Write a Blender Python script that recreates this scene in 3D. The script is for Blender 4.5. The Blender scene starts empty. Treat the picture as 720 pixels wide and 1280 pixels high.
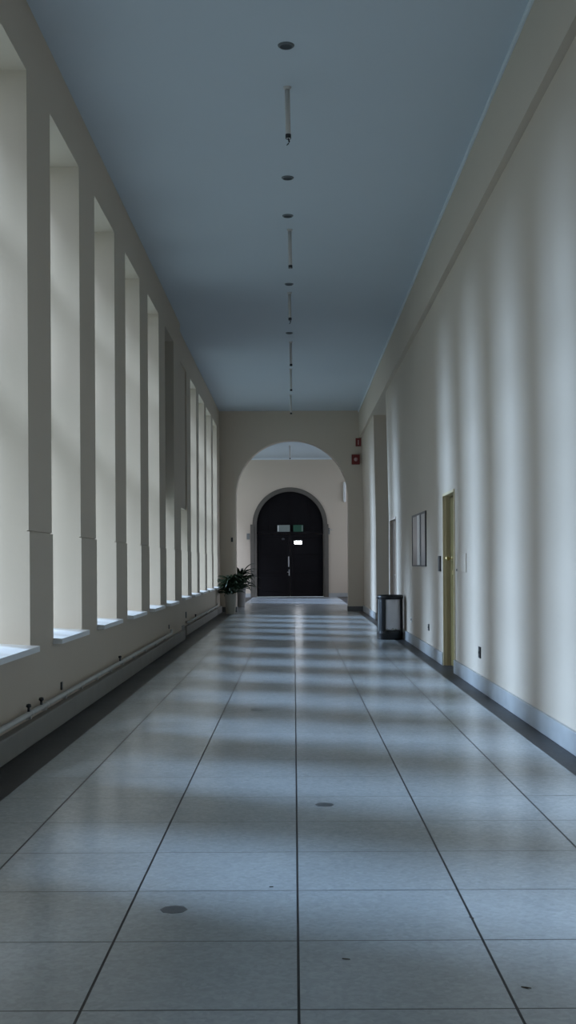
import bpy, bmesh, math, random
from mathutils import Vector, Matrix
random.seed(7)
S = bpy.context.scene
C = S.collection
PI = math.pi

# ------------------------------------------------------------------ helpers
class MB:
    """collects shapes, then links them as ONE mesh object"""
    def __init__(self): self.bm = bmesh.new()
    def box(self, x0, x1, y0, y1, z0, z1, bev=0.0, rz=0.0):
        cx, cy, cz = (x0+x1)/2, (y0+y1)/2, (z0+z1)/2
        r = bmesh.ops.create_cube(self.bm, size=1.0)
        vs = r['verts']
        bmesh.ops.scale(self.bm, verts=vs, vec=(abs(x1-x0), abs(y1-y0), abs(z1-z0)))
        if bev > 0:
            es = list({e for v in vs for e in v.link_edges})
            rb = bmesh.ops.bevel(self.bm, geom=es, offset=bev, segments=2, affect='EDGES', profile=0.6)
            vs = list({v for f in rb['faces'] for v in f.verts} | {v for v in vs if v.is_valid})
        if rz: bmesh.ops.rotate(self.bm, verts=vs, cent=(0,0,0), matrix=Matrix.Rotation(rz, 3, 'Z'))
        bmesh.ops.translate(self.bm, verts=vs, vec=(cx, cy, cz))
        return self
    def poly(self, pts, thick):
        """pts: closed loop of 3D points; thick: extrusion vector"""
        t = Vector(thick)
        a = [self.bm.verts.new(p) for p in pts]
        b = [self.bm.verts.new(Vector(p)+t) for p in pts]
        n = len(a)
        self.bm.faces.new(a); self.bm.faces.new(b[::-1])
        for i in range(n):
            j = (i+1) % n
            self.bm.faces.new([a[j], a[i], b[i], b[j]])
        return self
    def tube(self, pts, r, n=12, caps=True):
        pts = [Vector(p) for p in pts]
        if not hasattr(r, '__len__'): r = [r]*len(pts)
        rings = []
        for i, p in enumerate(pts):
            d = (pts[min(i+1, len(pts)-1)] - pts[max(i-1, 0)]).normalized()
            up = Vector((0,0,1)) if abs(d.z) < .9 else Vector((1,0,0))
            u = d.cross(up).normalized(); v = u.cross(d)
            rings.append([self.bm.verts.new(p + (u*math.cos(2*PI*k/n) + v*math.sin(2*PI*k/n))*r[i]) for k in range(n)])
        for a, b in zip(rings, rings[1:]):
            for k in range(n):
                self.bm.faces.new([a[k], a[(k+1) % n], b[(k+1) % n], b[k]])
        if caps:
            self.bm.faces.new(rings[0][::-1]); self.bm.faces.new(rings[-1])
        return self
    def lathe(self, prof, c=(0,0,0), n=32, axis='Z', a0=0.0, a1=2*PI, sq=None):
        """prof: (radius, height) pairs, revolved about an axis through c; sq=(p) superellipse power"""
        c = Vector(c); full = abs(a1-a0-2*PI) < 1e-6
        m = n if full else n+1
        rows = []
        for (r, h) in prof:
            row = []
            for k in range(m):
                t = a0 + (a1-a0)*k/n
                ct, st = math.cos(t), math.sin(t)
                if sq:
                    q = (abs(ct)**sq + abs(st)**sq) ** (-1/sq)
                    ct, st = ct*q, st*q
                x, y = r*ct, r*st
                p = {'Z': (x, y, h), 'Y': (x, h, y), 'X': (h, x, y)}[axis]
                row.append(self.bm.verts.new(c+Vector(p)))
            rows.append(row)
        for a, b in zip(rows, rows[1:]):
            for k in range(n):
                j = (k+1) % m
                self.bm.faces.new([a[k], a[j], b[j], b[k]])
        return self
    def build(self, name, mat, parent=None, loc=None, smooth=False):
        bmesh.ops.recalc_face_normals(self.bm, faces=self.bm.faces)
        me = bpy.data.meshes.new(name); self.bm.to_mesh(me); self.bm.free()
        if smooth:
            me.polygons.foreach_set('use_smooth', [True]*len(me.polygons))
        me.materials.append(mat)
        o = bpy.data.objects.new(name, me); C.objects.link(o)
        if parent: o.parent = parent
        if loc: o.location = loc
        return o

def empty(name, loc=(0,0,0), rz=0):
    o = bpy.data.objects.new(name, None); C.objects.link(o)
    o.location = loc; o.rotation_euler = (0,0,rz); return o
def tag(o, label, cat, group=None):
    o['label'] = label; o['category'] = cat
    if group: o['group'] = group
    return o
def struct(o, label=None):
    o['kind'] = 'structure'
    if label: o['label'] = label
    return o
def copy_tree(o, parent=None):
    c = o.copy(); C.objects.link(c)
    if parent: c.parent = parent
    for ch in o.children: copy_tree(ch, c)
    return c

# ------------------------------------------------------------------ materials
def new_mat(name):
    m = bpy.data.materials.new(name); m.use_nodes = True
    return m, m.node_tree, m.node_tree.nodes, m.node_tree.links, m.node_tree.nodes['Principled BSDF']

def mat(name, col, rough=.6, metal=0.0, var=.08, scale=4.0, bump=0.0, bscale=60, spec=.5):
    m, nt, N, L, P = new_mat(name)
    tc = N.new('ShaderNodeTexCoord')
    nz = N.new('ShaderNodeTexNoise'); nz.inputs['Scale'].default_value = scale; nz.inputs['Detail'].default_value = 5
    L.new(tc.outputs['Object'], nz.inputs['Vector'])
    rp = N.new('ShaderNodeMix'); rp.data_type = 'RGBA'
    L.new(nz.outputs['Fac'], rp.inputs['Factor'])
    rp.inputs[6].default_value = (*[c*(1-var) for c in col], 1)
    rp.inputs[7].default_value = (*[min(1, c*(1+var)) for c in col], 1)
    L.new(rp.outputs[2], P.inputs['Base Color'])
    P.inputs['Roughness'].default_value = rough; P.inputs['Metallic'].default_value = metal
    P.inputs['Specular IOR Level'].default_value = spec
    if bump:
        n2 = N.new('ShaderNodeTexNoise'); n2.inputs['Scale'].default_value = bscale; n2.inputs['Detail'].default_value = 3
        L.new(tc.outputs['Object'], n2.inputs['Vector'])
        b = N.new('ShaderNodeBump'); b.inputs['Strength'].default_value = bump; b.inputs['Distance'].default_value = .01
        L.new(n2.outputs['Fac'], b.inputs['Height']); L.new(b.outputs['Normal'], P.inputs['Normal'])
    return m

def emit_mat(name, col, strength):
    m, nt, N, L, P = new_mat(name)
    P.inputs['Base Color'].default_value = (*col, 1)
    P.inputs['Emission Color'].default_value = (*col, 1)
    P.inputs['Emission Strength'].default_value = strength
    return m

def glass_mat():
    m, nt, N, L, P = new_mat('window glass')
    N.remove(P)
    t = N.new('ShaderNodeBsdfTransparent'); t.inputs['Color'].default_value = (.95,.98,.97,1)
    g = N.new('ShaderNodeBsdfGlossy'); g.inputs['Roughness'].default_value = .02
    fr = N.new('ShaderNodeFresnel'); fr.inputs['IOR'].default_value = 1.45
    mx = N.new('ShaderNodeMixShader')
    ge = N.new('ShaderNodeNewGeometry'); sb = N.new('ShaderNodeMath'); sb.operation = 'SUBTRACT'; sb.use_clamp = True
    L.new(fr.outputs[0], sb.inputs[0]); L.new(ge.outputs['Backfacing'], sb.inputs[1])       # reflect once, on the way in
    L.new(sb.outputs[0], mx.inputs[0]); L.new(t.outputs[0], mx.inputs[1]); L.new(g.outputs[0], mx.inputs[2])
    L.new(mx.outputs[0], N['Material Output'].inputs['Surface'])
    return m

def floor_mat():
    """polished terrazzo squares with dark joints and a darker border along both walls"""
    m, nt, N, L, P = new_mat('polished terrazzo tiles')
    tc = N.new('ShaderNodeTexCoord'); sx = N.new('ShaderNodeSeparateXYZ'); L.new(tc.outputs['Object'], sx.inputs[0])
    def mth(op, a, b=None, c=None):
        n = N.new('ShaderNodeMath'); n.operation = op
        for i, v in enumerate((a, b, c)):
            if v is None: continue
            if isinstance(v, (int, float)): n.inputs[i].default_value = v
            else: L.new(v, n.inputs[i])
        return n.outputs[0]
    X, Y = sx.outputs['X'], sx.outputs['Y']
    u = mth('DIVIDE', mth('SUBTRACT', X, .007), .605)
    v = mth('DIVIDE', mth('SUBTRACT', Y, 3.259), .595)
    du = mth('MULTIPLY', mth('ABSOLUTE', mth('SUBTRACT', u, mth('ROUND', u))), .605)
    dv = mth('MULTIPLY', mth('ABSOLUTE', mth('SUBTRACT', v, mth('ROUND', v))), .595)
    ju = mth('LESS_THAN', du, .0042); jv = mth('LESS_THAN', dv, .0036)
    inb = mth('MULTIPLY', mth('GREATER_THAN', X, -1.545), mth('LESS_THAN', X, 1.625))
    joint = mth('MULTIPLY', mth('MAXIMUM', ju, mth('MULTIPLY', jv, .92)), inb)
    # one tone per slab
    cmb = N.new('ShaderNodeCombineXYZ'); L.new(mth('FLOOR', u), cmb.inputs[0]); L.new(mth('FLOOR', v), cmb.inputs[1])
    wn = N.new('ShaderNodeTexWhiteNoise'); wn.noise_dimensions = '2D'; L.new(cmb.outputs[0], wn.inputs['Vector'])
    # terrazzo flecks and scuffs
    vo = N.new('ShaderNodeTexVoronoi'); vo.inputs['Scale'].default_value = 55; L.new(tc.outputs['Object'], vo.inputs['Vector'])
    n1 = N.new('ShaderNodeTexNoise'); n1.inputs['Scale'].default_value = 2.2; n1.inputs['Detail'].default_value = 6; L.new(tc.outputs['Object'], n1.inputs['Vector'])
    n2 = N.new('ShaderNodeTexNoise'); n2.inputs['Scale'].default_value = 26; n2.inputs['Detail'].default_value = 4; n2.inputs['Distortion'].default_value = 1.5; L.new(tc.outputs['Object'], n2.inputs['Vector'])
    sepc = N.new('ShaderNodeSeparateColor'); L.new(vo.outputs['Color'], sepc.inputs[0])
    tone = mth('ADD', mth('ADD', mth('MULTIPLY', wn.outputs['Value'], .12), mth('MULTIPLY', sepc.outputs[0], .22)),
               mth('ADD', mth('MULTIPLY', n1.outputs['Fac'], .3), mth('MULTIPLY', n2.outputs['Fac'], .6)))
    mx = N.new('ShaderNodeMix'); mx.data_type = 'RGBA'; L.new(tone, mx.inputs['Factor'])
    mx.inputs[6].default_value = (.24,.265,.28,1); mx.inputs[7].default_value = (.44,.475,.49,1)
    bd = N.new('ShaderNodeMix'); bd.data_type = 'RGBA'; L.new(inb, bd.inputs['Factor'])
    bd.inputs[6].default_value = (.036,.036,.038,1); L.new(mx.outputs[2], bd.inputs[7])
    jn = N.new('ShaderNodeMix'); jn.data_type = 'RGBA'; L.new(joint, jn.inputs['Factor'])
    L.new(bd.outputs[2], jn.inputs[6]); jn.inputs[7].default_value = (.012,.012,.014,1)
    L.new(jn.outputs[2], P.inputs['Base Color'])
    rg = mth('ADD', mth('MULTIPLY', n2.outputs['Fac'], .10), mth('MULTIPLY', n1.outputs['Fac'], .08))
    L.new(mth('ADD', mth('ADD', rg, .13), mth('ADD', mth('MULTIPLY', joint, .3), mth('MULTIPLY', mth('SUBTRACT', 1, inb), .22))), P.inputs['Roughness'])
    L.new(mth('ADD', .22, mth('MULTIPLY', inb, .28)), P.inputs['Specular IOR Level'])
    b = N.new('ShaderNodeBump'); b.inputs['Strength'].default_value = .25; b.inputs['Distance'].default_value = .002
    L.new(mth('SUBTRACT', mth('MULTIPLY', n1.outputs['Fac'], .6), joint), b.inputs['Height']); L.new(b.outputs['Normal'], P.inputs['Normal'])
    return m

M = {}
M['floor'] = floor_mat()
M['wall'] = mat('cream wall paint', (.535,.455,.364), .75, var=.05, scale=.7, bump=.08, bscale=35)
M['ceiling'] = mat('pale blue grey ceiling paint', (.50,.55,.59), .8, var=.04, scale=.5, bump=.05, bscale=30)
M['trim'] = mat('white trim paint', (.66,.66,.63), .55, var=.04)
M['sill'] = mat('white marble sill', (.74,.745,.74), .35, var=.06, scale=6)
M['skirt'] = mat('grey stone skirting', (.36,.37,.37), .4, var=.22, scale=5)
M['skirt_dark'] = mat('dull painted skirting', (.24,.225,.20), .6, var=.15, scale=4)
M['dark_skirt'] = mat('dark stone skirting', (.10,.10,.10), .4, var=.2, scale=5)
M['frame_metal'] = mat('grey window frame paint', (.30,.31,.31), .5)
M['glass'] = glass_mat()
M['light_blocker'] = mat('dark green light blocker', (.055,.065,.05), .9, var=.15)
M['board'] = mat('taupe infill board', (.36,.345,.31), .8)
M['pipe'] = mat('cream painted pipe', (.50,.49,.46), .45, var=.1, scale=9)
M['dark_metal'] = mat('dark grey metal', (.035,.036,.04), .45, metal=.4, var=.2)
M['steel'] = mat('brushed steel', (.55,.55,.56), .3, metal=.9, var=.1, scale=20)
M['brass'] = mat('worn brass', (.55,.43,.2), .3, metal=.9, var=.15, scale=30)
M['ochre'] = mat('ochre varnished wood', (.13,.098,.033), .7, spec=.12, var=.18, scale=3)
M['ochre_frame'] = mat('olive ochre door frame paint', (.60,.50,.31), .65, var=.1)
M['brown'] = mat('brown door wood', (.20,.15,.11), .5, var=.2, scale=4)
M['peach'] = mat('peach door frame paint', (.60,.50,.42), .6, var=.06)
M['black_wood'] = mat('near black stained door wood', (.006,.005,.006), .6, var=.35, scale=6, spec=.12)
M['door_frame'] = mat('grey brown stone arch surround', (.10,.088,.072), .7, var=.15, scale=5)
M['green_sign'] = mat('dark green sign face', (.012,.075,.042), .45, var=.1)
M['grey_sign'] = mat('pale grey green sign face', (.20,.235,.215), .45, var=.05)
M['white'] = mat('white plastic', (.72,.72,.70), .4, var=.03)
M['red'] = mat('red enamel', (.15,.010,.007), .5, var=.2, scale=20)
M['pink_white'] = mat('faded white print', (.42,.26,.25), .5, var=.1)
M['black_plastic'] = mat('black plastic', (.010,.011,.013), .35, var=.25, scale=12)
M['grey_plastic'] = mat('grey plastic', (.16,.165,.16), .5, var=.1)
M['liner'] = mat('grey bin bag', (.74,.73,.76), .45, var=.12, scale=9, bump=.6, bscale=14)
M['litter'] = mat('crumpled paper', (.42,.40,.36), .7, var=.4, scale=18)
M['pot'] = mat('pale clay planter', (.36,.34,.29), .65, var=.12, scale=6)
M['pot_grey'] = mat('grey planter', (.25,.25,.245), .6, var=.12, scale=6)
M['soil'] = mat('potting soil', (.03,.022,.015), .9, var=.4, scale=30)
M['leaf'] = mat('dark green leaf', (.020,.042,.018), .45, var=.4, scale=7)
M['rod'] = mat('grey painted conduit', (.52,.49,.46), .5, var=.08)
M['lamp_grey'] = mat('dark downlight baffle', (.03,.036,.04), .6, var=.15)
M['lamp_ring'] = mat('grey downlight ring', (.12,.135,.14), .5, var=.1)
M['pane_grey'] = mat('grey reflective pane', (.19,.19,.20), .3, var=.15, scale=3)
M['pane_dark'] = mat('dark violet grey pane', (.075,.069,.08), .3, var=.15, scale=3)
M['cover'] = mat('dull metal floor cover', (.10,.11,.118), .5, metal=.1, var=.2, scale=30)
M['dry_leaf'] = mat('dry brown leaf', (.05,.038,.025), .8, var=.3, scale=40)
M['lit'] = emit_mat('lit lamp lens', (.93,.95,1.0), 30)
M['grass'] = mat('garden paving', (.22,.24,.2), .95, var=.3, scale=2)
M['cornice'] = mat('white cornice paint', (.62,.66,.68), .6, var=.03)

# ------------------------------------------------------------------ the setting
H = 5.205           # ceiling height
XL, XF, XO = -1.86, -1.92, -2.36     # left wall faces (near / far stretch) and its outer face
XR = 1.81
YB, YE, YV = -4.5, 30.5, 44.0        # back wall, arch wall, vestibule far wall
SILL, HEAD = .63, 4.71

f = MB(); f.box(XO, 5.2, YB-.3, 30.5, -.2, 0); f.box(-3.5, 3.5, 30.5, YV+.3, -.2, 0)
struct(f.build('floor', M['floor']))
c = MB(); c.box(XO, 5.2, YB-.3, 30.5, H, H+.2); c.box(-3.5, 3.5, 30.5, YV+.3, H, H+.2)
struct(c.build('ceiling', M['ceiling']))

# openings of the left wall: (y0, y1, face x)
P0, PP, PW = 8.25, 2.013, .79
piers = [(P0+PP*k, P0+PP*k+PW) for k in range(-6, 5)]
piers[4] = (3.6, piers[4][1])      # unseen pier near the camera, made broad to darken the floor
openings = [(piers[i][1], piers[i+1][0]) for i in range(len(piers)-1)]
openings.append((piers[-1][1], P0+PP*5))
near_piers = [(YB, piers[0][0]+PW)] + piers[1:] + [(P0+PP*5, 19.4)]
far_open = [(20.0,21.2), (21.96,23.25), (23.85,25.35), (25.9,27.45), (28.0,29.45)]
far_piers = [(19.4,20.0), (21.2,21.96), (23.25,23.85), (25.35,25.9), (27.45,28.0), (29.45,30.5)]
w = MB()
w.box(XO, XL, YB, 19.4, 0, SILL); w.box(XO, XF, 19.4, YE, 0, SILL)
wl = struct(w.build('wall_left', M['wall']))
w = MB(); w.box(XO, XL, YB, 19.4, HEAD, H); w.box(XO, XF, 19.4, YE, HEAD, H)
w.build('lintel', M['wall'], wl)
for (a, b), face in [(p, XL) for p in near_piers] + [(p, XF) for p in far_piers]:
    w = MB(); w.box(XO, face, a, b, 1.481, HEAD); w.box(XO, face-.012, a, b, 1.474, 1.481)
    e = .012                                           # slightly thicker render on the lower part, a groove above it
    w.box(XO, face+.006, a, b+e, SILL, 1.474)
    w.build('pier', M['wall'], wl)
n = 0
for (a, b), face in [(o, XL) for o in openings] + [(o, XF) for o in far_open]:
    n += 1
    fr = MB()
    x0, x1 = XO+.02, XO+.09
    z0 = SILL+.05
    fr.box(x0, x1, a, a+.05, z0, HEAD); fr.box(x0, x1, b-.05, b, z0, HEAD)
    fr.box(x0, x1, a+.05, b-.05, z0, z0+.06); fr.box(x0, x1, a+.05, b-.05, HEAD-.06, HEAD)
    fr.box(x0+.01, x1-.01, (a+b)/2-.02, (a+b)/2+.02, z0+.06, HEAD-.06)
    for tz, th in ((2.75, .09), (3.95, .06)):
        fr.box(x0, x1, a+.05, b-.05, tz-th, tz+th)
    wo = struct(fr.build('window_%d' % n, M['frame_metal']))
    g = MB(); g.box(x0+.03, x0+.034, a+.05, b-.05, z0+.06, HEAD-.06); g.build('glass', M['glass'], wo)
    s = MB()                                            # marble sill, sloping up a little towards the glass
    xb = XO+.02; xn = face+.075
    s.poly([(xb, a, SILL), (xn, a, SILL), (xn, a, SILL+.04), (xb, a, SILL+.072)], (0, b-a, 0))
    s.build('window_sill', M['sill'], wo)
    if (a, b) == openings[-1]:
        q = MB(); q.box(face-.22, face-.20, a+.01, b-.01, 2.25, HEAD); q.build('light_blocker', M['light_blocker'], wo)  # added dark panel that keeps light off the upper reveal, like foliage outside
    if (a, b) == far_open[0]:
        q = MB(); q.box(XO+.1, face-.03, a+.01, b-.01, 2.22, HEAD); q.build('infill_panel', M['wall'], wo)

# right wall: y-segments round two doorways and a side passage
D1, D2, PASS = (13.21, 14.23), (20.8, 22.1), (22.4, 25.9)
DH, PH = 2.07, 4.505
w = MB(); T = .34
for a, b in ((YB, D1[0]), (D1[1], D2[0]), (D2[1], PASS[0])):
    w.box(XR, XR+T, a, b, 0, DH)
XT = 1.765                                              # the old wall leans in a little towards the top
def leaning(y0, y1, z0):
    zb = max(z0, DH)
    w.poly([(XR, y0, zb), (XR+T, y0, zb), (XR+T, y0, H), (XT, y0, H), (XT, y0, 4.5)] if zb < 4.5 else
           [(XT, y0, zb), (XR+T, y0, zb), (XR+T, y0, H), (XT, y0, H)], (0, y1-y0, 0))
leaning(YB, PASS[0], DH); leaning(PASS[0], PASS[1], PH); leaning(PASS[1], YE, DH)
w.box(XR, XR+T, PASS[1], YE, 0, DH)
w.box(XR+T, 5.2, PASS[0]-.2, PASS[0], 0, PH)            # the side passage
w.box(XR+T, 5.2, PASS[1], PASS[1]+.2, 0, PH)
w.box(XR+T, 5.2, PASS[0]-.2, PASS[1]+.2, PH, PH+.2)
w.box(5.0, 5.2, PASS[0], PASS[1], 0, PH)
struct(w.build('wall_right', M['wall']))
t = MB(); t.box(1.70, XT, YB, YE, 4.505, H, bev=.003); struct(t.build('trim_1', M['wall']))
t = MB(); t.box(1.678, 1.701, YB, YE, H-.045, H, bev=.006); struct(t.build('trim_2', M['cornice']))
w = MB(); w.box(XO, XR+T, YB-.25, YB, 0, H); w.box(-4.2, 5.2, YV+.7, YV+.9, 0, H); struct(w.build('wall_back', M['wall']))  # second box: unseen slab added behind the far door against light leaks
b = MB()
for a, e in ((YB, D1[0]-.0), (D1[1], D2[0]), (D2[1], PASS[0])):
    b.box(XR-.025, XR, a, e, 0, .15, bev=.006)
b.box(XR-.025, XR, PASS[1], YE, 0, .15, bev=.006)
struct(b.build('baseboard_right', M['skirt']))
b = MB()
b.box(XL, XL+.065, YB, 19.4, 0, .16, bev=.012); b.box(XF, XF+.02, 19.4, 20.4, 0, .19, bev=.006); b.box(XF, XF+.06, 20.4, YE-.02, 0, .16, bev=.01)
struct(b.build('baseboard_left', M['skirt_dark']))

# arch wall
def arch_wall(name, x0, x1, y, thick, cx, r, zs, top, m, seg=48):
    w = MB()
    w.box(x0, cx-r, y, y+thick, 0, top); w.box(cx+r, x1, y, y+thick, 0, top)
    pts = [(cx-r*math.cos(PI*k/seg), zs+r*math.sin(PI*k/seg)) for k in range(seg+1)]
    for (xa, za), (xb, zb) in zip(pts, pts[1:]):
        w.poly([(xa, y, za), (xb, y, zb), (xb, y, top), (xa, y, top)], (0, thick, 0))
    bmesh.ops.remove_doubles(w.bm, verts=w.bm.verts, dist=1e-5)
    return w.build(name, m)
ACX, AR, AZ = -.045, 1.455, 3.0
struct(arch_wall('wall_end', -4.2, 5.2, YE, .45, ACX, AR, AZ, H, M['wall']))
b = MB(); b.box(XF, ACX-AR, YE-.02, YE, 0, .13); b.box(ACX+AR, XR, YE-.02, YE, 0, .13)
b.box(ACX-AR, ACX-AR+.02, YE, YE+.45, 0, .13); b.box(ACX+AR-.02, ACX+AR, YE, YE+.45, 0, .13)
struct(b.build('baseboard_end', M['dark_skirt']))

# vestibule
DCX, DZ = -.145, 2.70           # the dark arched door
RO, RI = 1.40, 1.245
struct(arch_wall('wall_far', -4.2, 5.2, YV, .35, DCX, RO, DZ, H, M['wall']))
b = MB(); b.box(-3.3, DCX-RO, YV-.025, YV, 0, .14); b.box(DCX+RO, 3.3, YV-.025, YV, 0, .14)
struct(b.build('baseboard_far', M['skirt']))
t = MB(); t.box(-3.3, 3.3, YV-.06, YV, H-.07, H, bev=.01); struct(t.build('trim_3', M['cornice']))
vo = [(31.6,34.2), (35.0,37.6), (38.4,41.0), (41.8,43.7)]
for nm, x in (('wall_vestibule_left', -3.4), ('wall_vestibule_right', 3.4)):  # unseen side walls, their openings sized to brighten the vestibule
    w = MB()
    if x < 0:
        w.box(x-.1, x+.1, YE+.45, 38.2, 0, H); w.box(x-.1, x+.1, 40.8, 41.2, 0, H); w.box(x-.1, x+.1, 43.8, YV, 0, H)
        for a, e in ((38.2,40.8), (41.2,43.8)):
            w.box(x-.1, x+.1, a, e, 0, 1.5); w.box(x-.1, x+.1, a, e, 5.0, H)
        struct(w.build(nm, M['wall'])); continue
    w.box(x-.1, x+.1, YE+.45, YV, 0, .4); w.box(x-.1, x+.1, YE+.45, YV, 5.0, H)
    for a, e in zip([YE+.45]+[v[1] for v in vo], [v[0] for v in vo]+[YV]): w.box(x-.1, x+.1, a, e, .4, 5.0)
    struct(w.build(nm, M['wall']))
w = MB(); w.box(-40, 12, -40, 80, -.9, -.25); struct(w.build('ground', M['grass']))

# ---- door_1: the ochre door, near on the right
d = MB()                                        # lining with a moulded inner edge
dx = XR+.075
d.box(XR-.012, XR+.14, D1[1]-.03, D1[1], 0, DH); d.box(XR-.012, XR+.14, D1[0], D1[0]+.03, 0, DH)
d.box(XR-.012, XR+.14, D1[0]+.03, D1[1]-.03, DH-.03, DH)
d.box(XR+.02, XR+.04, D1[1]-.042, D1[1]-.03, 0, DH-.03)
d1 = struct(d.build('door_1', M['ochre_frame']), 'ochre wooden door nearest on the right wall')
q = MB(); q.box(dx, dx+.045, D1[0]+.034, D1[1]-.034, .008, DH-.034, bev=.004)
for z0, z1 in ((.2, .95), (1.15, 1.9)):
    q.box(dx-.008, dx, D1[0]+.2, D1[1]-.2, z0, z1, bev=.006)
leaf = q.build('door_leaf', M['ochre'], d1)
q = MB(); q.lathe([(0,0),(.032,0),(.032,.008),(.012,.012),(.012,.04),(.026,.048),(.032,.065),(.026,.08),(0,.085)], (0,0,0), 20, 'X')
for v in q.bm.verts: v.co.x *= -1
k = q.build('knob', M['brass'], leaf, (dx, 13.97, 1.29), True)
q = MB(); q.box(dx-.004, dx, 13.93, 14.0, 1.1, 1.4, bev=.001); q.build('latch_plate', M['brass'], leaf)

# ---- door_2: the recessed brown door behind the bin
d = MB()
d.box(XR-.012, XR+.2, D2[1]-.04, D2[1], 0, DH); d.box(XR-.012, XR+.2, D2[0], D2[0]+.04, 0, DH); d.box(XR-.012, XR+.2, D2[0]+.04, D2[1]-.04, DH-.04, DH)
d2 = struct(d.build('door_2', M['peach']), 'brown door in a peach frame behind the bin')
q = MB(); q.box(XR+.05, XR+.09, D2[0]+.045, D2[1]-.045, .008, DH-.045, bev=.004)
for z0, z1 in ((.2, .95), (1.15, 1.9)): q.box(XR+.042, XR+.05, D2[0]+.22, D2[1]-.22, z0, z1, bev=.005)
lf = q.build('door_leaf', M['brown'], d2)
q = MB(); q.tube([(XR+.05, D2[0]+.12, 1.03), (XR+.0, D2[0]+.12, 1.03), (XR-.005, D2[0]+.2, 1.03)], .009); q.build('door_handle', M['steel'], lf)

# ---- door_3: the black arched double door at the far end
d = MB(); seg = 48; ya, yb = YV-.03, YV+.25
for sx in (-1, 1):
    xa, xb = DCX+sx*RI, DCX+sx*RO
    d.box(min(xa,xb), max(xa,xb), ya, yb, 0, DZ)
    d.box(DCX+sx*(RO-.01)-.09, DCX+sx*(RO-.01)+.05, ya-.03, ya, 0, 2.72, bev=.01)     # flat jamb post in front
for k in range(seg):
    a0, a1 = PI*k/seg, PI*(k+1)/seg
    p = [(DCX+r*math.cos(a), ya, DZ+r*math.sin(a)) for r, a in ((RI,a0),(RO,a0),(RO,a1),(RI,a1))]
    d.poly(p, (0, yb-ya, 0))
d3 = struct(d.build('door_3', M['door_frame']), 'black arched double door closing the far end')
yd = YV+.14
for sx in (-1, 1):
    q = MB()
    x0, x1 = (DCX-RI+.01, DCX-.006) if sx < 0 else (DCX+.006, DCX+RI-.01)
    q.box(x0, x1, yd, yd+.06, .01, 2.36, bev=.004)
    for (z0, z1) in ((.2,.75), (.9,1.45), (1.6,2.2)):
        q.box(x0+.14, x1-.14, yd-.012, yd, z0, z1, bev=.008)
    lf = q.build('door_leaf', M['black_wood'], d3)
    if sx < 0:
        lock = MB(); lock.box(DCX-.075, DCX-.03, yd-.025, yd-.001, 1.13, 1.52, bev=.006); lock.build('push_plate', M['steel'], lf)
        lock = MB(); lock.box(DCX-.055, DCX-.02, yd-.025, yd-.001, .80, 1.03, bev=.006)
        lock.tube([(DCX-.04, yd-.02, .93), (DCX-.04, yd-.06, .93), (DCX-.11, yd-.06, .93)], .012); lock.build('door_handle', M['steel'], lf)
        lock = MB(); lock.lathe([(0,0),(.06,0),(.055,-.03),(.02,-.05),(0,-.05)], (DCX-.26, yd-.001, 2.17), 20, 'Y'); lock.build('door_closer_cap', M['dark_metal'], lf, None, True)
q = MB(); q.box(DCX-RI, DCX+RI, yd-.05, yd+.07, 2.37, 2.47, bev=.008); q.build('transom', M['black_wood'], d3)
q = MB()
pts = [(DCX+RI, yd+.01, 2.47)] + [(DCX+RI*math.cos(PI*k/seg), yd+.01, DZ+RI*math.sin(PI*k/seg)) for k in range(seg+1)] + [(DCX-RI, yd+.01, 2.47)]
q.poly(pts, (0, .05, 0))
for xx in (-.75, -.02, .72): q.box(DCX+xx-.03, DCX+xx+.03, yd-.01, yd+.01, 2.47, DZ+math.sqrt(RI**2-xx**2)-.03, bev=.004)
q.build('tympanum', M['black_wood'], d3)

# ------------------------------------------------------------------ things at the far end
def px(x, y, Y):            # where a point of the photograph lies at depth Y
    return (x-367.5)*Y/1470, 1.235-(y-705)*Y/1470
def plate(name, x0, y0, x1, y1, Y, th, m, bev=.004, parent=None):
    xa, za = px(x0, y1, Y); xb, zb = px(x1, y0, Y)
    q = MB(); q.box(xa, xb, Y-th, Y, za, zb, bev=bev); return q.build(name, m, parent)
sg = tag(plate('direction_sign', 347, 656.3, 362.6, 664.6, yd-.05, .03, M['grey_sign']), 'pale grey rectangular sign above the black arched door', 'sign')
plate('white_strip', 347.3, 656.8, 348.6, 664.2, yd-.08, .004, M['white'], .001, sg)
sg = tag(plate('exit_sign', 366.8, 656.3, 379.3, 664.6, yd-.05, .03, M['green_sign']), 'dark green exit sign above the black arched door', 'sign')
plate('pale_strip', 377.4, 656.8, 378.6, 664.2, yd-.08, .004, M['grey_sign'], .001, sg)
lt = tag(plate('emergency_light', 367.6, 675.2, 378.0, 681.0, yd-.012, .05, M['grey_plastic'], .01), 'small lit white emergency lamp on the right leaf of the black door', 'lamp')
plate('lens', 368.2, 676.6, 377.0, 679.8, yd-.062, .02, M['lit'], .008, lt)
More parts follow.
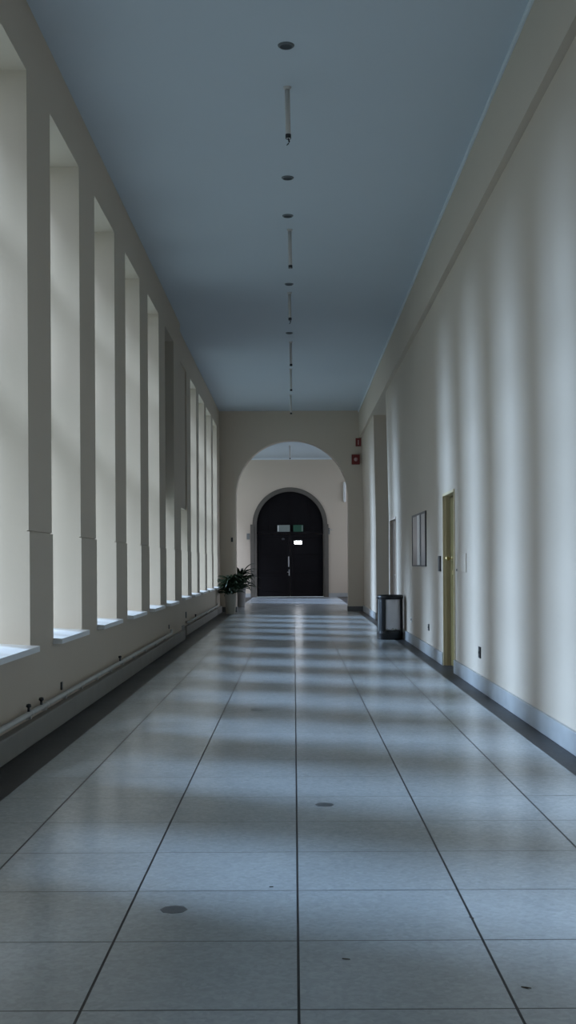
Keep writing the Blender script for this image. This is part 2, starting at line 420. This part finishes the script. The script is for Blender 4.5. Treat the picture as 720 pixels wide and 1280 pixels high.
# wall fittings beside the door
o = plate('wall_plate', 308.6, 666.5, 312.4, 674, YV, .02, M['grey_plastic']); tag(o, 'small grey plate on the wall left of the black arched door', 'switch')
q = MB(); xa, za = px(409.8, 664, YV)
bk = empty('wall_bracket', (xa+.05, YV, za)); tag(bk, 'small grey bracket on the wall right of the black arched door', 'bracket')
q.box(-.03, .03, -.02, 0, -.12, .12, bev=.004); q.build('back_plate', M['grey_plastic'], bk)
q = MB(); q.tube([(0,-.02,.05), (.02,-.1,.06), (.14,-.12,.04)], .012, 10); q.build('arm', M['steel'], bk)
o = plate('light_switch', 288.8, 671.5, 291.4, 677, YE, .015, M['dark_metal'], .002); tag(o, 'tiny dark switch on the arch pier above the plants', 'switch')
xa, za = px(431.1, 628, YV); xb, zb = px(431.1, 603, YV)
sc = empty('wall_lamp', (xa, YV, za)); tag(sc, 'tall narrow white wall lamp seen through the arch at its right edge', 'lamp')
q = MB(); q.lathe([(0,0),(.035,.004),(.05,.03),(.052,.1),(.052,zb-za-.03),(.04,zb-za),(0,zb-za)], (0,-.07,0), 20); q.build('diffuser', M['white'], sc, None, True)
q = MB(); q.box(-.04, .04, -.03, 0, .05, zb-za-.05, bev=.004); q.build('back_plate', M['white'], sc)

# red fire signs on the arch wall
o = plate('fire_sign', 445.2, 548.2, 452.0, 558.4, YE, .03, M['red'], .003)
tag(o, 'upper and smaller red sign high on the arch wall in the corner', 'sign')
plate('printed_mark', 448.0, 550.4, 449.3, 556.4, YE-.03, .004, M['pink_white'], .001, o)
al = plate('fire_alarm', 440.2, 568.8, 450.2, 581.2, YE, .07, M['red'], .008)
tag(al, 'square red fire alarm box with pale centre, below the upper red sign', 'fire alarm')
xa, za = px(445.3, 574.9, YE)
q = MB(); q.lathe([(0,-.02),(.03,-.02),(.045,-.005),(.05,0)], (xa, YE-.07, za), 20, 'Y'); q.build('button', M['pink_white'], al, None, True)

# potted plants
def leaf_strip(mb, base, az, length, lift, droop, width):
    n = 7; L_, R_ = [], []
    d = Vector((math.cos(az), math.sin(az), 0)); s = Vector((-d.y, d.x, 0)); p = Vector(base); el = lift
    for i in range(n+1):
        t = i/n; wd = width*math.sin(PI*min(1, .12+.88*t)**.75)*(1 if t < .97 else .25)
        L_.append(mb.bm.verts.new(p - s*wd)); R_.append(mb.bm.verts.new(p + s*wd + Vector((0,0,.004))))
        c_ = mb.bm.verts.new(p - Vector((0,0,wd*.5)))
        if i == 0: prev = c_
        else:
            mb.bm.faces.new([L_[-2], prev, c_, L_[-1]]); mb.bm.faces.new([prev, R_[-2], R_[-1], c_]); prev = c_
        p = p + (d*math.cos(el) + Vector((0,0,math.sin(el))))*(length/n); el -= droop/n*(.4+1.2*t)
def potted_plant(loc, h, r, potm, label, nleaf, spread, seed, rise):
    random.seed(seed)
    root = empty('potted_plant', loc); tag(root, label, 'plant', None)
    q = MB(); q.lathe([(0,0),(r*.74,0),(r*.78,.012),(r*.97,h-.035),(r,h-.03),(r,h),(r*.9,h),(r*.87,h-.05),(0,h-.05)], (0,0,0), 36)
    q.build('pot', potm, root, None, False)
    q = MB(); q.lathe([(0,h-.045),(r*.5,h-.035),(r*.86,h-.05)], (0,0,0), 24); q.build('soil', M['soil'], root)
    st = MB()
    for k in range(5):
        a = 2*PI*k/5; st.tube([(.03*math.cos(a), .03*math.sin(a), h-.045), (.045*math.cos(a), .045*math.sin(a), h+.12), (.07*math.cos(a), .07*math.sin(a), h+.25)], [.012,.01,.006], 8)
    st.build('stem', M['leaf'], root)
    fm = MB()
    for k in range(nleaf):
        a = k*2.39996 + random.uniform(-.3, .3); hz = h + random.uniform(-.02, rise)
        leaf_strip(fm, (.06*math.cos(a), .06*math.sin(a), hz), a, spread*random.uniform(.7, 1.15), random.uniform(.1, 1.2), random.uniform(1.2, 2.4), random.uniform(.028, .055))
    for v in fm.bm.verts: v.co.x = max(v.co.x, XF+.01-loc[0])      # leaves bend where they meet the wall
    fm.build('foliage', M['leaf'], root)
    return root
potted_plant((-1.585, 29.3, 0), .50, .15, M['pot'], 'bushy dark potted plant in a pale pot, in the left corner before the arch', 170, .36, 3, .36)
potted_plant((-1.555, 34.0, 0), .55, .165, M['pot_grey'], 'spiky dark potted plant in a grey pot, half behind the left arch pier', 95, .54, 11, .40)

# ------------------------------------------------------------------ fittings on the right wall
def rpx(x, y):              # a point of the photograph on the right wall
    Y = XR*1470/(x-367.5); return Y, 1.235-(y-705)*Y/1470
# two-pane framed glass panel
y0, y1, z0, z1 = 16.05, 17.85, 1.19, 1.955
gp = empty('glazed_panel', (XR, (y0+y1)/2, z0)); tag(gp, 'dark framed glazed panel of two grey panes between the two doors', 'window')
q = MB(); hw = (y1-y0)/2; hh = z1-z0; dp = .018
q.box(-dp, 0, -hw, -hw+.06, 0, hh); q.box(-dp, 0, hw-.05, hw, 0, hh); q.box(-dp, 0, -hw+.06, hw-.05, 0, .02); q.box(-dp, 0, -hw+.06, hw-.05, hh-.03, hh)
q.build('frame', M['dark_metal'], gp)
q = MB(); q.box(-.022, 0, -.20, .12, .02, hh-.03); q.build('white_mullion', M['white'], gp)
q = MB(); q.box(-.012, 0, -hw+.06, -.20, .02, hh-.03); q.build('pane', M['pane_grey'], gp)
q = MB(); q.box(-.012, 0, .12, hw-.05, .02, hh-.03); q.build('pane', M['pane_dark'], gp)
q = MB(); q.box(-.017, -.012, -.30, -.27, .02, hh-.03); q.build('sash_bar', M['dark_metal'], gp)
# dark plate beside the ochre door
q = MB(); q.box(XR-.02, XR, 14.46, 14.62, 1.135, 1.325, bev=.003); o = q.build('door_plate', M['dark_metal']); tag(o, 'dark square plate on the wall beside the far side of the ochre door', 'sign')
# white access cover
ac = empty('access_cover', (XR, 12.75, 1.14)); tag(ac, 'flush white access cover on the wall just before the ochre door', 'cover')
q = MB(); q.box(-.008, 0, -.42, .30, 0, .20, bev=.002); q.build('cover_plate', M['wall'], ac)
q = MB(); q.lathe([(0,-.006),(.014,-.006),(.014,0)], (-.008, .26, .02), 12, 'X'); q.build('screw', M['dark_metal'], ac)
def outlet(Y, z, label, m, s=.05):
    r = empty('wall_outlet', (XR, Y, z)); tag(r, label, 'outlet')
    q = MB(); q.box(-.012, 0, -s, s, -s, s, bev=.004); q.build('face_plate', m, r)
    for dy in (-.018, .018):
        q = MB(); q.box(-.016, -.012, dy-.006, dy+.006, -.012, .012); q.build('socket_slot', M['black_plastic'], r)
outlet(11.46, .365, 'black wall outlet between the ochre door and the camera', M['black_plastic'], .055)
outlet(15.8, .375, 'dark wall outlet below the glazed panel, next to the ochre door', M['dark_metal'], .045)
outlet(18.1, .37, 'pale wall outlet between the bin and the glazed panel', M['white'], .04)

# ------------------------------------------------------------------ the bin
BX, BY = 1.565, 19.25
bn = empty('trash_bin', (BX, BY, 0), math.radians(8)); tag(bn, 'black open-fronted bin with a grey bag inside, against the right wall', 'bin')
def ell(a, rx, ry, p=3.2):
    ct, st = math.cos(a), math.sin(a); q = (abs(ct)**p+abs(st)**p)**(-1/p); return rx*ct*q, ry*st*q
def bin_ring(mb, z0, z1, rx0, rx1, th, a0, a1, n=40):
    """a curved wall of the bin between two angles"""
    full = abs(a1-a0) > 6.28; m = n if full else n+1; V = []
    for (z, rx) in ((z0, rx0), (z1, rx1)):
        for t_ in (0, th):
            V.append([mb.bm.verts.new((*ell(a0+(a1-a0)*k/n, rx-t_, rx-t_), z)) for k in range(m)])
    o0, i0, o1, i1 = V
    for k in range(n):
        j = (k+1) % m
        for A, B in ((o0,o1), (o1,i1), (i1,i0), (i0,o0)): mb.bm.faces.new([A[k], A[j], B[j], B[k]])
    if not full:
        for k in (0, n): mb.bm.faces.new([o0[k], o1[k], i1[k], i0[k]])
q = MB(); q.lathe([(0,.0),(.19,0),(.2,.01),(.205,.1),(.2,.14),(.17,.14),(.165,.05),(0,.05)], (0,0,0), 40, sq=3.2); q.build('base', M['black_plastic'], bn)
q = MB(); bin_ring(q, .12, .69, .2, .195, .014, math.radians(-18), math.radians(238)); q.build('shell', M['black_plastic'], bn)
q = MB(); bin_ring(q, .12, .69, .202, .197, .02, math.radians(-48), math.radians(-18), 8); q.build('front_post', M['black_plastic'], bn)
q = MB(); q.lathe([(.16,.66),(.2,.652),(.212,.668),(.214,.70),(.203,.722),(.165,.718),(.15,.69),(.16,.66)], (0,0,0), 40, sq=2.6); q.build('rim', M['black_plastic'], bn, None, True)
q = MB(); bin_ring(q, .13, .68, .2045, .1995, .004, math.radians(188), math.radians(206), 6); q.build('grey_stripe', M['grey_plastic'], bn)
q = MB()
rows = []
random.seed(5)
for i in range(14):
    z = .15 + .52*i/13; row = []
    for k in range(36):
        a = 2*PI*k/36; rr = .176 + .007*math.sin(a*7+z*5) + random.uniform(-.003,.003)
        row.append(q.bm.verts.new((*ell(a, rr, rr, 2.8), z)))
    rows.append(row)
for A, B in zip(rows, rows[1:]):
    for k in range(36): q.bm.faces.new([A[k], A[(k+1)%36], B[(k+1)%36], B[k]])
q.bm.faces.new(rows[0][::-1])
q.build('liner_bag', M['liner'], bn, None, True)
for i in range(9):
    q = MB(); a = math.radians(random.uniform(225, 312)); r_ = .172; c_ = Vector((r_*math.cos(a), r_*math.sin(a), random.uniform(.15, .185)))
    res = bmesh.ops.create_icosphere(q.bm, subdivisions=2, radius=.016)
    for v in res['verts']: v.co = v.co*random.uniform(.7, 1.15) + c_
    q.build('paper_scrap', M['litter'], bn)

# ------------------------------------------------------------------ pipes along the foot of the left wall
def wall_pipe(label, x, z, ya, yb, spots, valves, r=.019):
    root = empty('heating_pipe', (x, ya, 0)); tag(root, label, 'pipe')
    q = MB(); q.tube([(0,0,z), (0,yb-ya-.12,z), (0,yb-ya-.05,z), (0,yb-ya-.02,z+.03), (0,yb-ya-.02,z+.06)], r, 14); q.build('tube', M['pipe'], root, None, True)
    for y in spots:
        q = MB(); q.box(-.049, .008, y-ya-.018, y-ya+.018, z-r-.022, z-r+.006, bev=.004)
        q.lathe([(r+.006,-.016),(r+.006,.016)], (0, y-ya, z), 14, 'Y'); q.build('clamp', M['pipe'], root)
    for y in valves:
        q = MB(); q.tube([(0,y-ya,z), (0,y-ya,z+.055)], .012, 10); q.lathe([(0,.085),(.022,.08),(.026,.06),(.012,.052)], (0, y-ya, z), 14)
        for v in q.bm.verts: v.co.x *= .7; v.co.z = z+(v.co.z-z)*.85
        q.build('valve', M['dark_metal'], root, None, True)
wall_pipe('long cream pipe with clamps along the foot of the near left wall', XL+.05, .222, -4.3, 17.35,
          [-3,-1.8,-.6,.6,1.8,3,4.2,5.4,6.4,7.12,8.05,8.55,9.3,10.0,10.8,11.6,12.4,13.3,14.3,15.4,16.5], [8.0, 8.4, 12.2])
wall_pipe('short cream pipe along the foot of the left wall near the plants', XF+.05, .222, 20.6, 28.6, [21.0,22.4,23.8,25.2,26.6,28.0], [22.3])
for Y, z, lab in ((9.36, .275, 'dark outlet just above the long pipe on the near left wall'), (17.4, .315, 'dark outlet above the far end of the long pipe')):
    q = MB(); q.box(XL, XL+.012, Y-.022, Y+.022, z-.032, z+.032, bev=.003); tag(q.build('wall_outlet', M['dark_metal']), lab, 'outlet')
q = MB(); q.box(XF, XF+.012, 20.75, 20.85, .29, .40, bev=.003); tag(q.build('wall_outlet', M['dark_metal']), 'dark outlet above the start of the short pipe', 'outlet')

# ------------------------------------------------------------------ ceiling fittings
def rod_thing(X, Y, L_, label, wires):
    r = empty('pendant_rod', (X, Y, H)); tag(r, label, 'pendant rod', 'bare lamp rods hanging from the ceiling')
    q = MB(); q.lathe([(0,-.02),(.026,-.02),(.034,-.008),(.035,0)], (0,0,0), 20); q.build('ceiling_rose', M['rod'], r, None, True)
    q = MB(); q.tube([(0,0,-.025), (.002,0,-L_*.5), (.006,0,-L_)], .022, 14); q.build('tube', M['rod'], r, None, True)
    q = MB(); q.lathe([(.024,0),(.024,.035)], (.006,0,-L_-.004), 14); q.build('collar', M['dark_metal'], r)
    if wires:
        q = MB(); q.tube([(.006,0,-L_), (.014,.0,-L_-.03), (.008,0,-L_-.045), (-.008,0,-L_-.06)], [.004,.007,.006,.003], 8); q.build('wire', M['black_plastic'], r, None, True)
for X, Y, L_, lab, wr in ((-.035, 9.79, .425, 'nearest and largest bare lamp rod hanging from the ceiling, with loose wires', True),
        (-.03, 13.96, .455, 'second bare lamp rod from the camera, hanging from the ceiling', False),
        (-.045, 17.2, .40, 'third bare lamp rod from the camera, with a loose wire', True),
        (-.04, 21.0, .43, 'fourth bare lamp rod from the camera, hanging from the ceiling', False),
        (-.045, 23.9, .45, 'fifth bare lamp rod from the camera, hanging from the ceiling', False),
        (-.055, 27.6, .45, 'last bare lamp rod before the arch wall', False),
        (-.12, 39.4, .45, 'lamp rod hanging in the room beyond the arch', False)):
    rod_thing(X, Y, L_, lab, wr)
def downlight(X, Y, label):
    r = empty('downlight', (X, Y, H)); tag(r, label, 'ceiling light', 'round downlights along the ceiling')
    q = MB(); q.lathe([(.047,-.012),(.052,-.014),(.062,-.006),(.064,0)], (0,0,0), 28); q.build('trim_ring', M['lamp_ring'], r, None, True)
    q = MB(); q.lathe([(0,-.004),(.03,-.005),(.047,-.012)], (0,0,0), 28); q.build('baffle', M['lamp_grey'], r, None, True)
for X, Y, lab in ((-.04, 9.0, 'nearest and largest round downlight in the ceiling'),
        (-.045, 12.08, 'second round downlight from the camera, alone between two rods'),
        (-.05, 13.4, 'third round downlight, just before the second lamp rod'),
        (-.05, 16.67, 'fourth round downlight, just before the third lamp rod'),
        (-.06, 20.2, 'fifth and farthest round downlight, just before the fourth rod')):
    downlight(X, Y, lab)

# ------------------------------------------------------------------ on the floor
def cover(X, Y, label, r=.05):
    o = empty('floor_cover', (X, Y, 0)); tag(o, label, 'floor cover')
    q = MB(); q.lathe([(0,.0015),(r*.96,.0015),(r,.0)], (0,0,0), 8); q.build('lid', M['cover'], o)
    q = MB(); q.lathe([(0,.002),(r*.1,.002),(r*.12,.001)], (0,0,0), 10); q.build('screw', M['cover'], o)
cover(-.437, 4.21, 'dull round cover in the floor nearest the camera, on the left')
cover(.15, 6.03, 'dull round cover in the floor just right of the middle joint')
cover(-.32, 9.97, 'faint dull round cover in the floor farthest from the camera', .055)
def debris(X, Y, rz, s, label):
    q = MB(); vs = []
    for i in range(6):
        t = i/5; w_ = s*.16*math.sin(PI*(.1+.85*t)); z = .002+.12*s*(t-.5)**2
        vs.append((q.bm.verts.new((s*(t-.5), -w_, z)), q.bm.verts.new((s*(t-.5), 0, z-.0015)), q.bm.verts.new((s*(t-.5), w_, z+.001))))
    for a, b in zip(vs, vs[1:]):
        for j in (0,1): q.bm.faces.new([a[j], a[j+1], b[j+1], b[j]])
    o = q.build('dry_leaf', M['dry_leaf'], None, (X, Y, 0)); o.rotation_euler = (0,0,rz); tag(o, label, 'leaf')
def fpx(x, y):
    Y = 1815.5/(y-705); return (x-367.5)*Y/1470, Y
for (x, y, rz, s, lab) in ((655,1237,-.4,.03,'tiny dry leaf on the floor by the right joint, nearest the camera'),
                      (430,1200,-.3,.026,'tiny dry leaf on the middle slab right of the middle joint'),
                      (587,1149,-.9,.022,'tiny dry leaf lying on the right-hand joint'),
                      (337,1109,.3,.016,'speck of dry leaf left of the middle joint')):
    X, Y = fpx(x, y); debris(X, Y, rz, s, lab)

for o in C.objects:
    if 'category' in o and 'group' not in o:
        g = {'outlet': 'wall outlets along the corridor', 'plant': 'potted plants by the arch', 'floor cover': 'round covers in the floor',
             'leaf': 'dry leaves on the floor', 'pipe': 'pipes along the foot of the left wall'}.get(o['category'])
        if g: o['group'] = g

# ------------------------------------------------------------------ light
wd = bpy.data.worlds.new('overcast sky'); S.world = wd; wd.use_nodes = True
N, L = wd.node_tree.nodes, wd.node_tree.links
bg = N['Background']; bg.inputs['Color'].default_value = (.72,.80,.97,1); bg.inputs['Strength'].default_value = 1.8
def sun(el, az, ang, energy, col):
    d = bpy.data.lights.new('sun_lamp', 'SUN'); d.angle = math.radians(ang); d.energy = energy; d.color = col
    o = bpy.data.objects.new('sun_lamp', d); C.objects.link(o)
    e, a = math.radians(el), math.radians(az)
    v = Vector((math.cos(e)*math.cos(a), math.cos(e)*math.sin(a), -math.sin(e)))    # travels +x, slightly +y, down
    o.rotation_euler = v.to_track_quat('-Z', 'Y').to_euler(); o.location = (-12, 5, 8)
# the bright gap in the cloud straight outside the windows, and an oblique sun added to brighten the reveals
for el, en in ((11, 1.6), (19, 1.9), (28, 2.1), (40, 2.2)):
    sun(el, -25, 14, en, (.55,.755,1.12))
sun(40, 76, 30, 8.8, (.67,.79,1.0))

# ------------------------------------------------------------------ camera
cd = bpy.data.cameras.new('camera'); cam = bpy.data.objects.new('camera', cd); C.objects.link(cam)
cd.sensor_fit = 'VERTICAL'; cd.sensor_height = 36; cd.lens = 36*1470/1280
cd.shift_x = -7.5/1280; cd.shift_y = 65/1280
cd.clip_start = .05; cd.clip_end = 300
cam.matrix_world = Matrix.Translation((0, 0, 1.235)) @ Matrix.Rotation(PI/2, 4, 'X') @ Matrix.Rotation(math.radians(-.3), 4, 'Z')
S.camera = cam
S.view_settings.view_transform = 'Standard'; S.view_settings.look = 'None'
S.view_settings.gamma = 1; S.view_settings.exposure = 0; S.view_settings.use_curve_mapping = False
S.cycles.max_bounces = 10; S.cycles.diffuse_bounces = 6; S.cycles.use_denoising = True
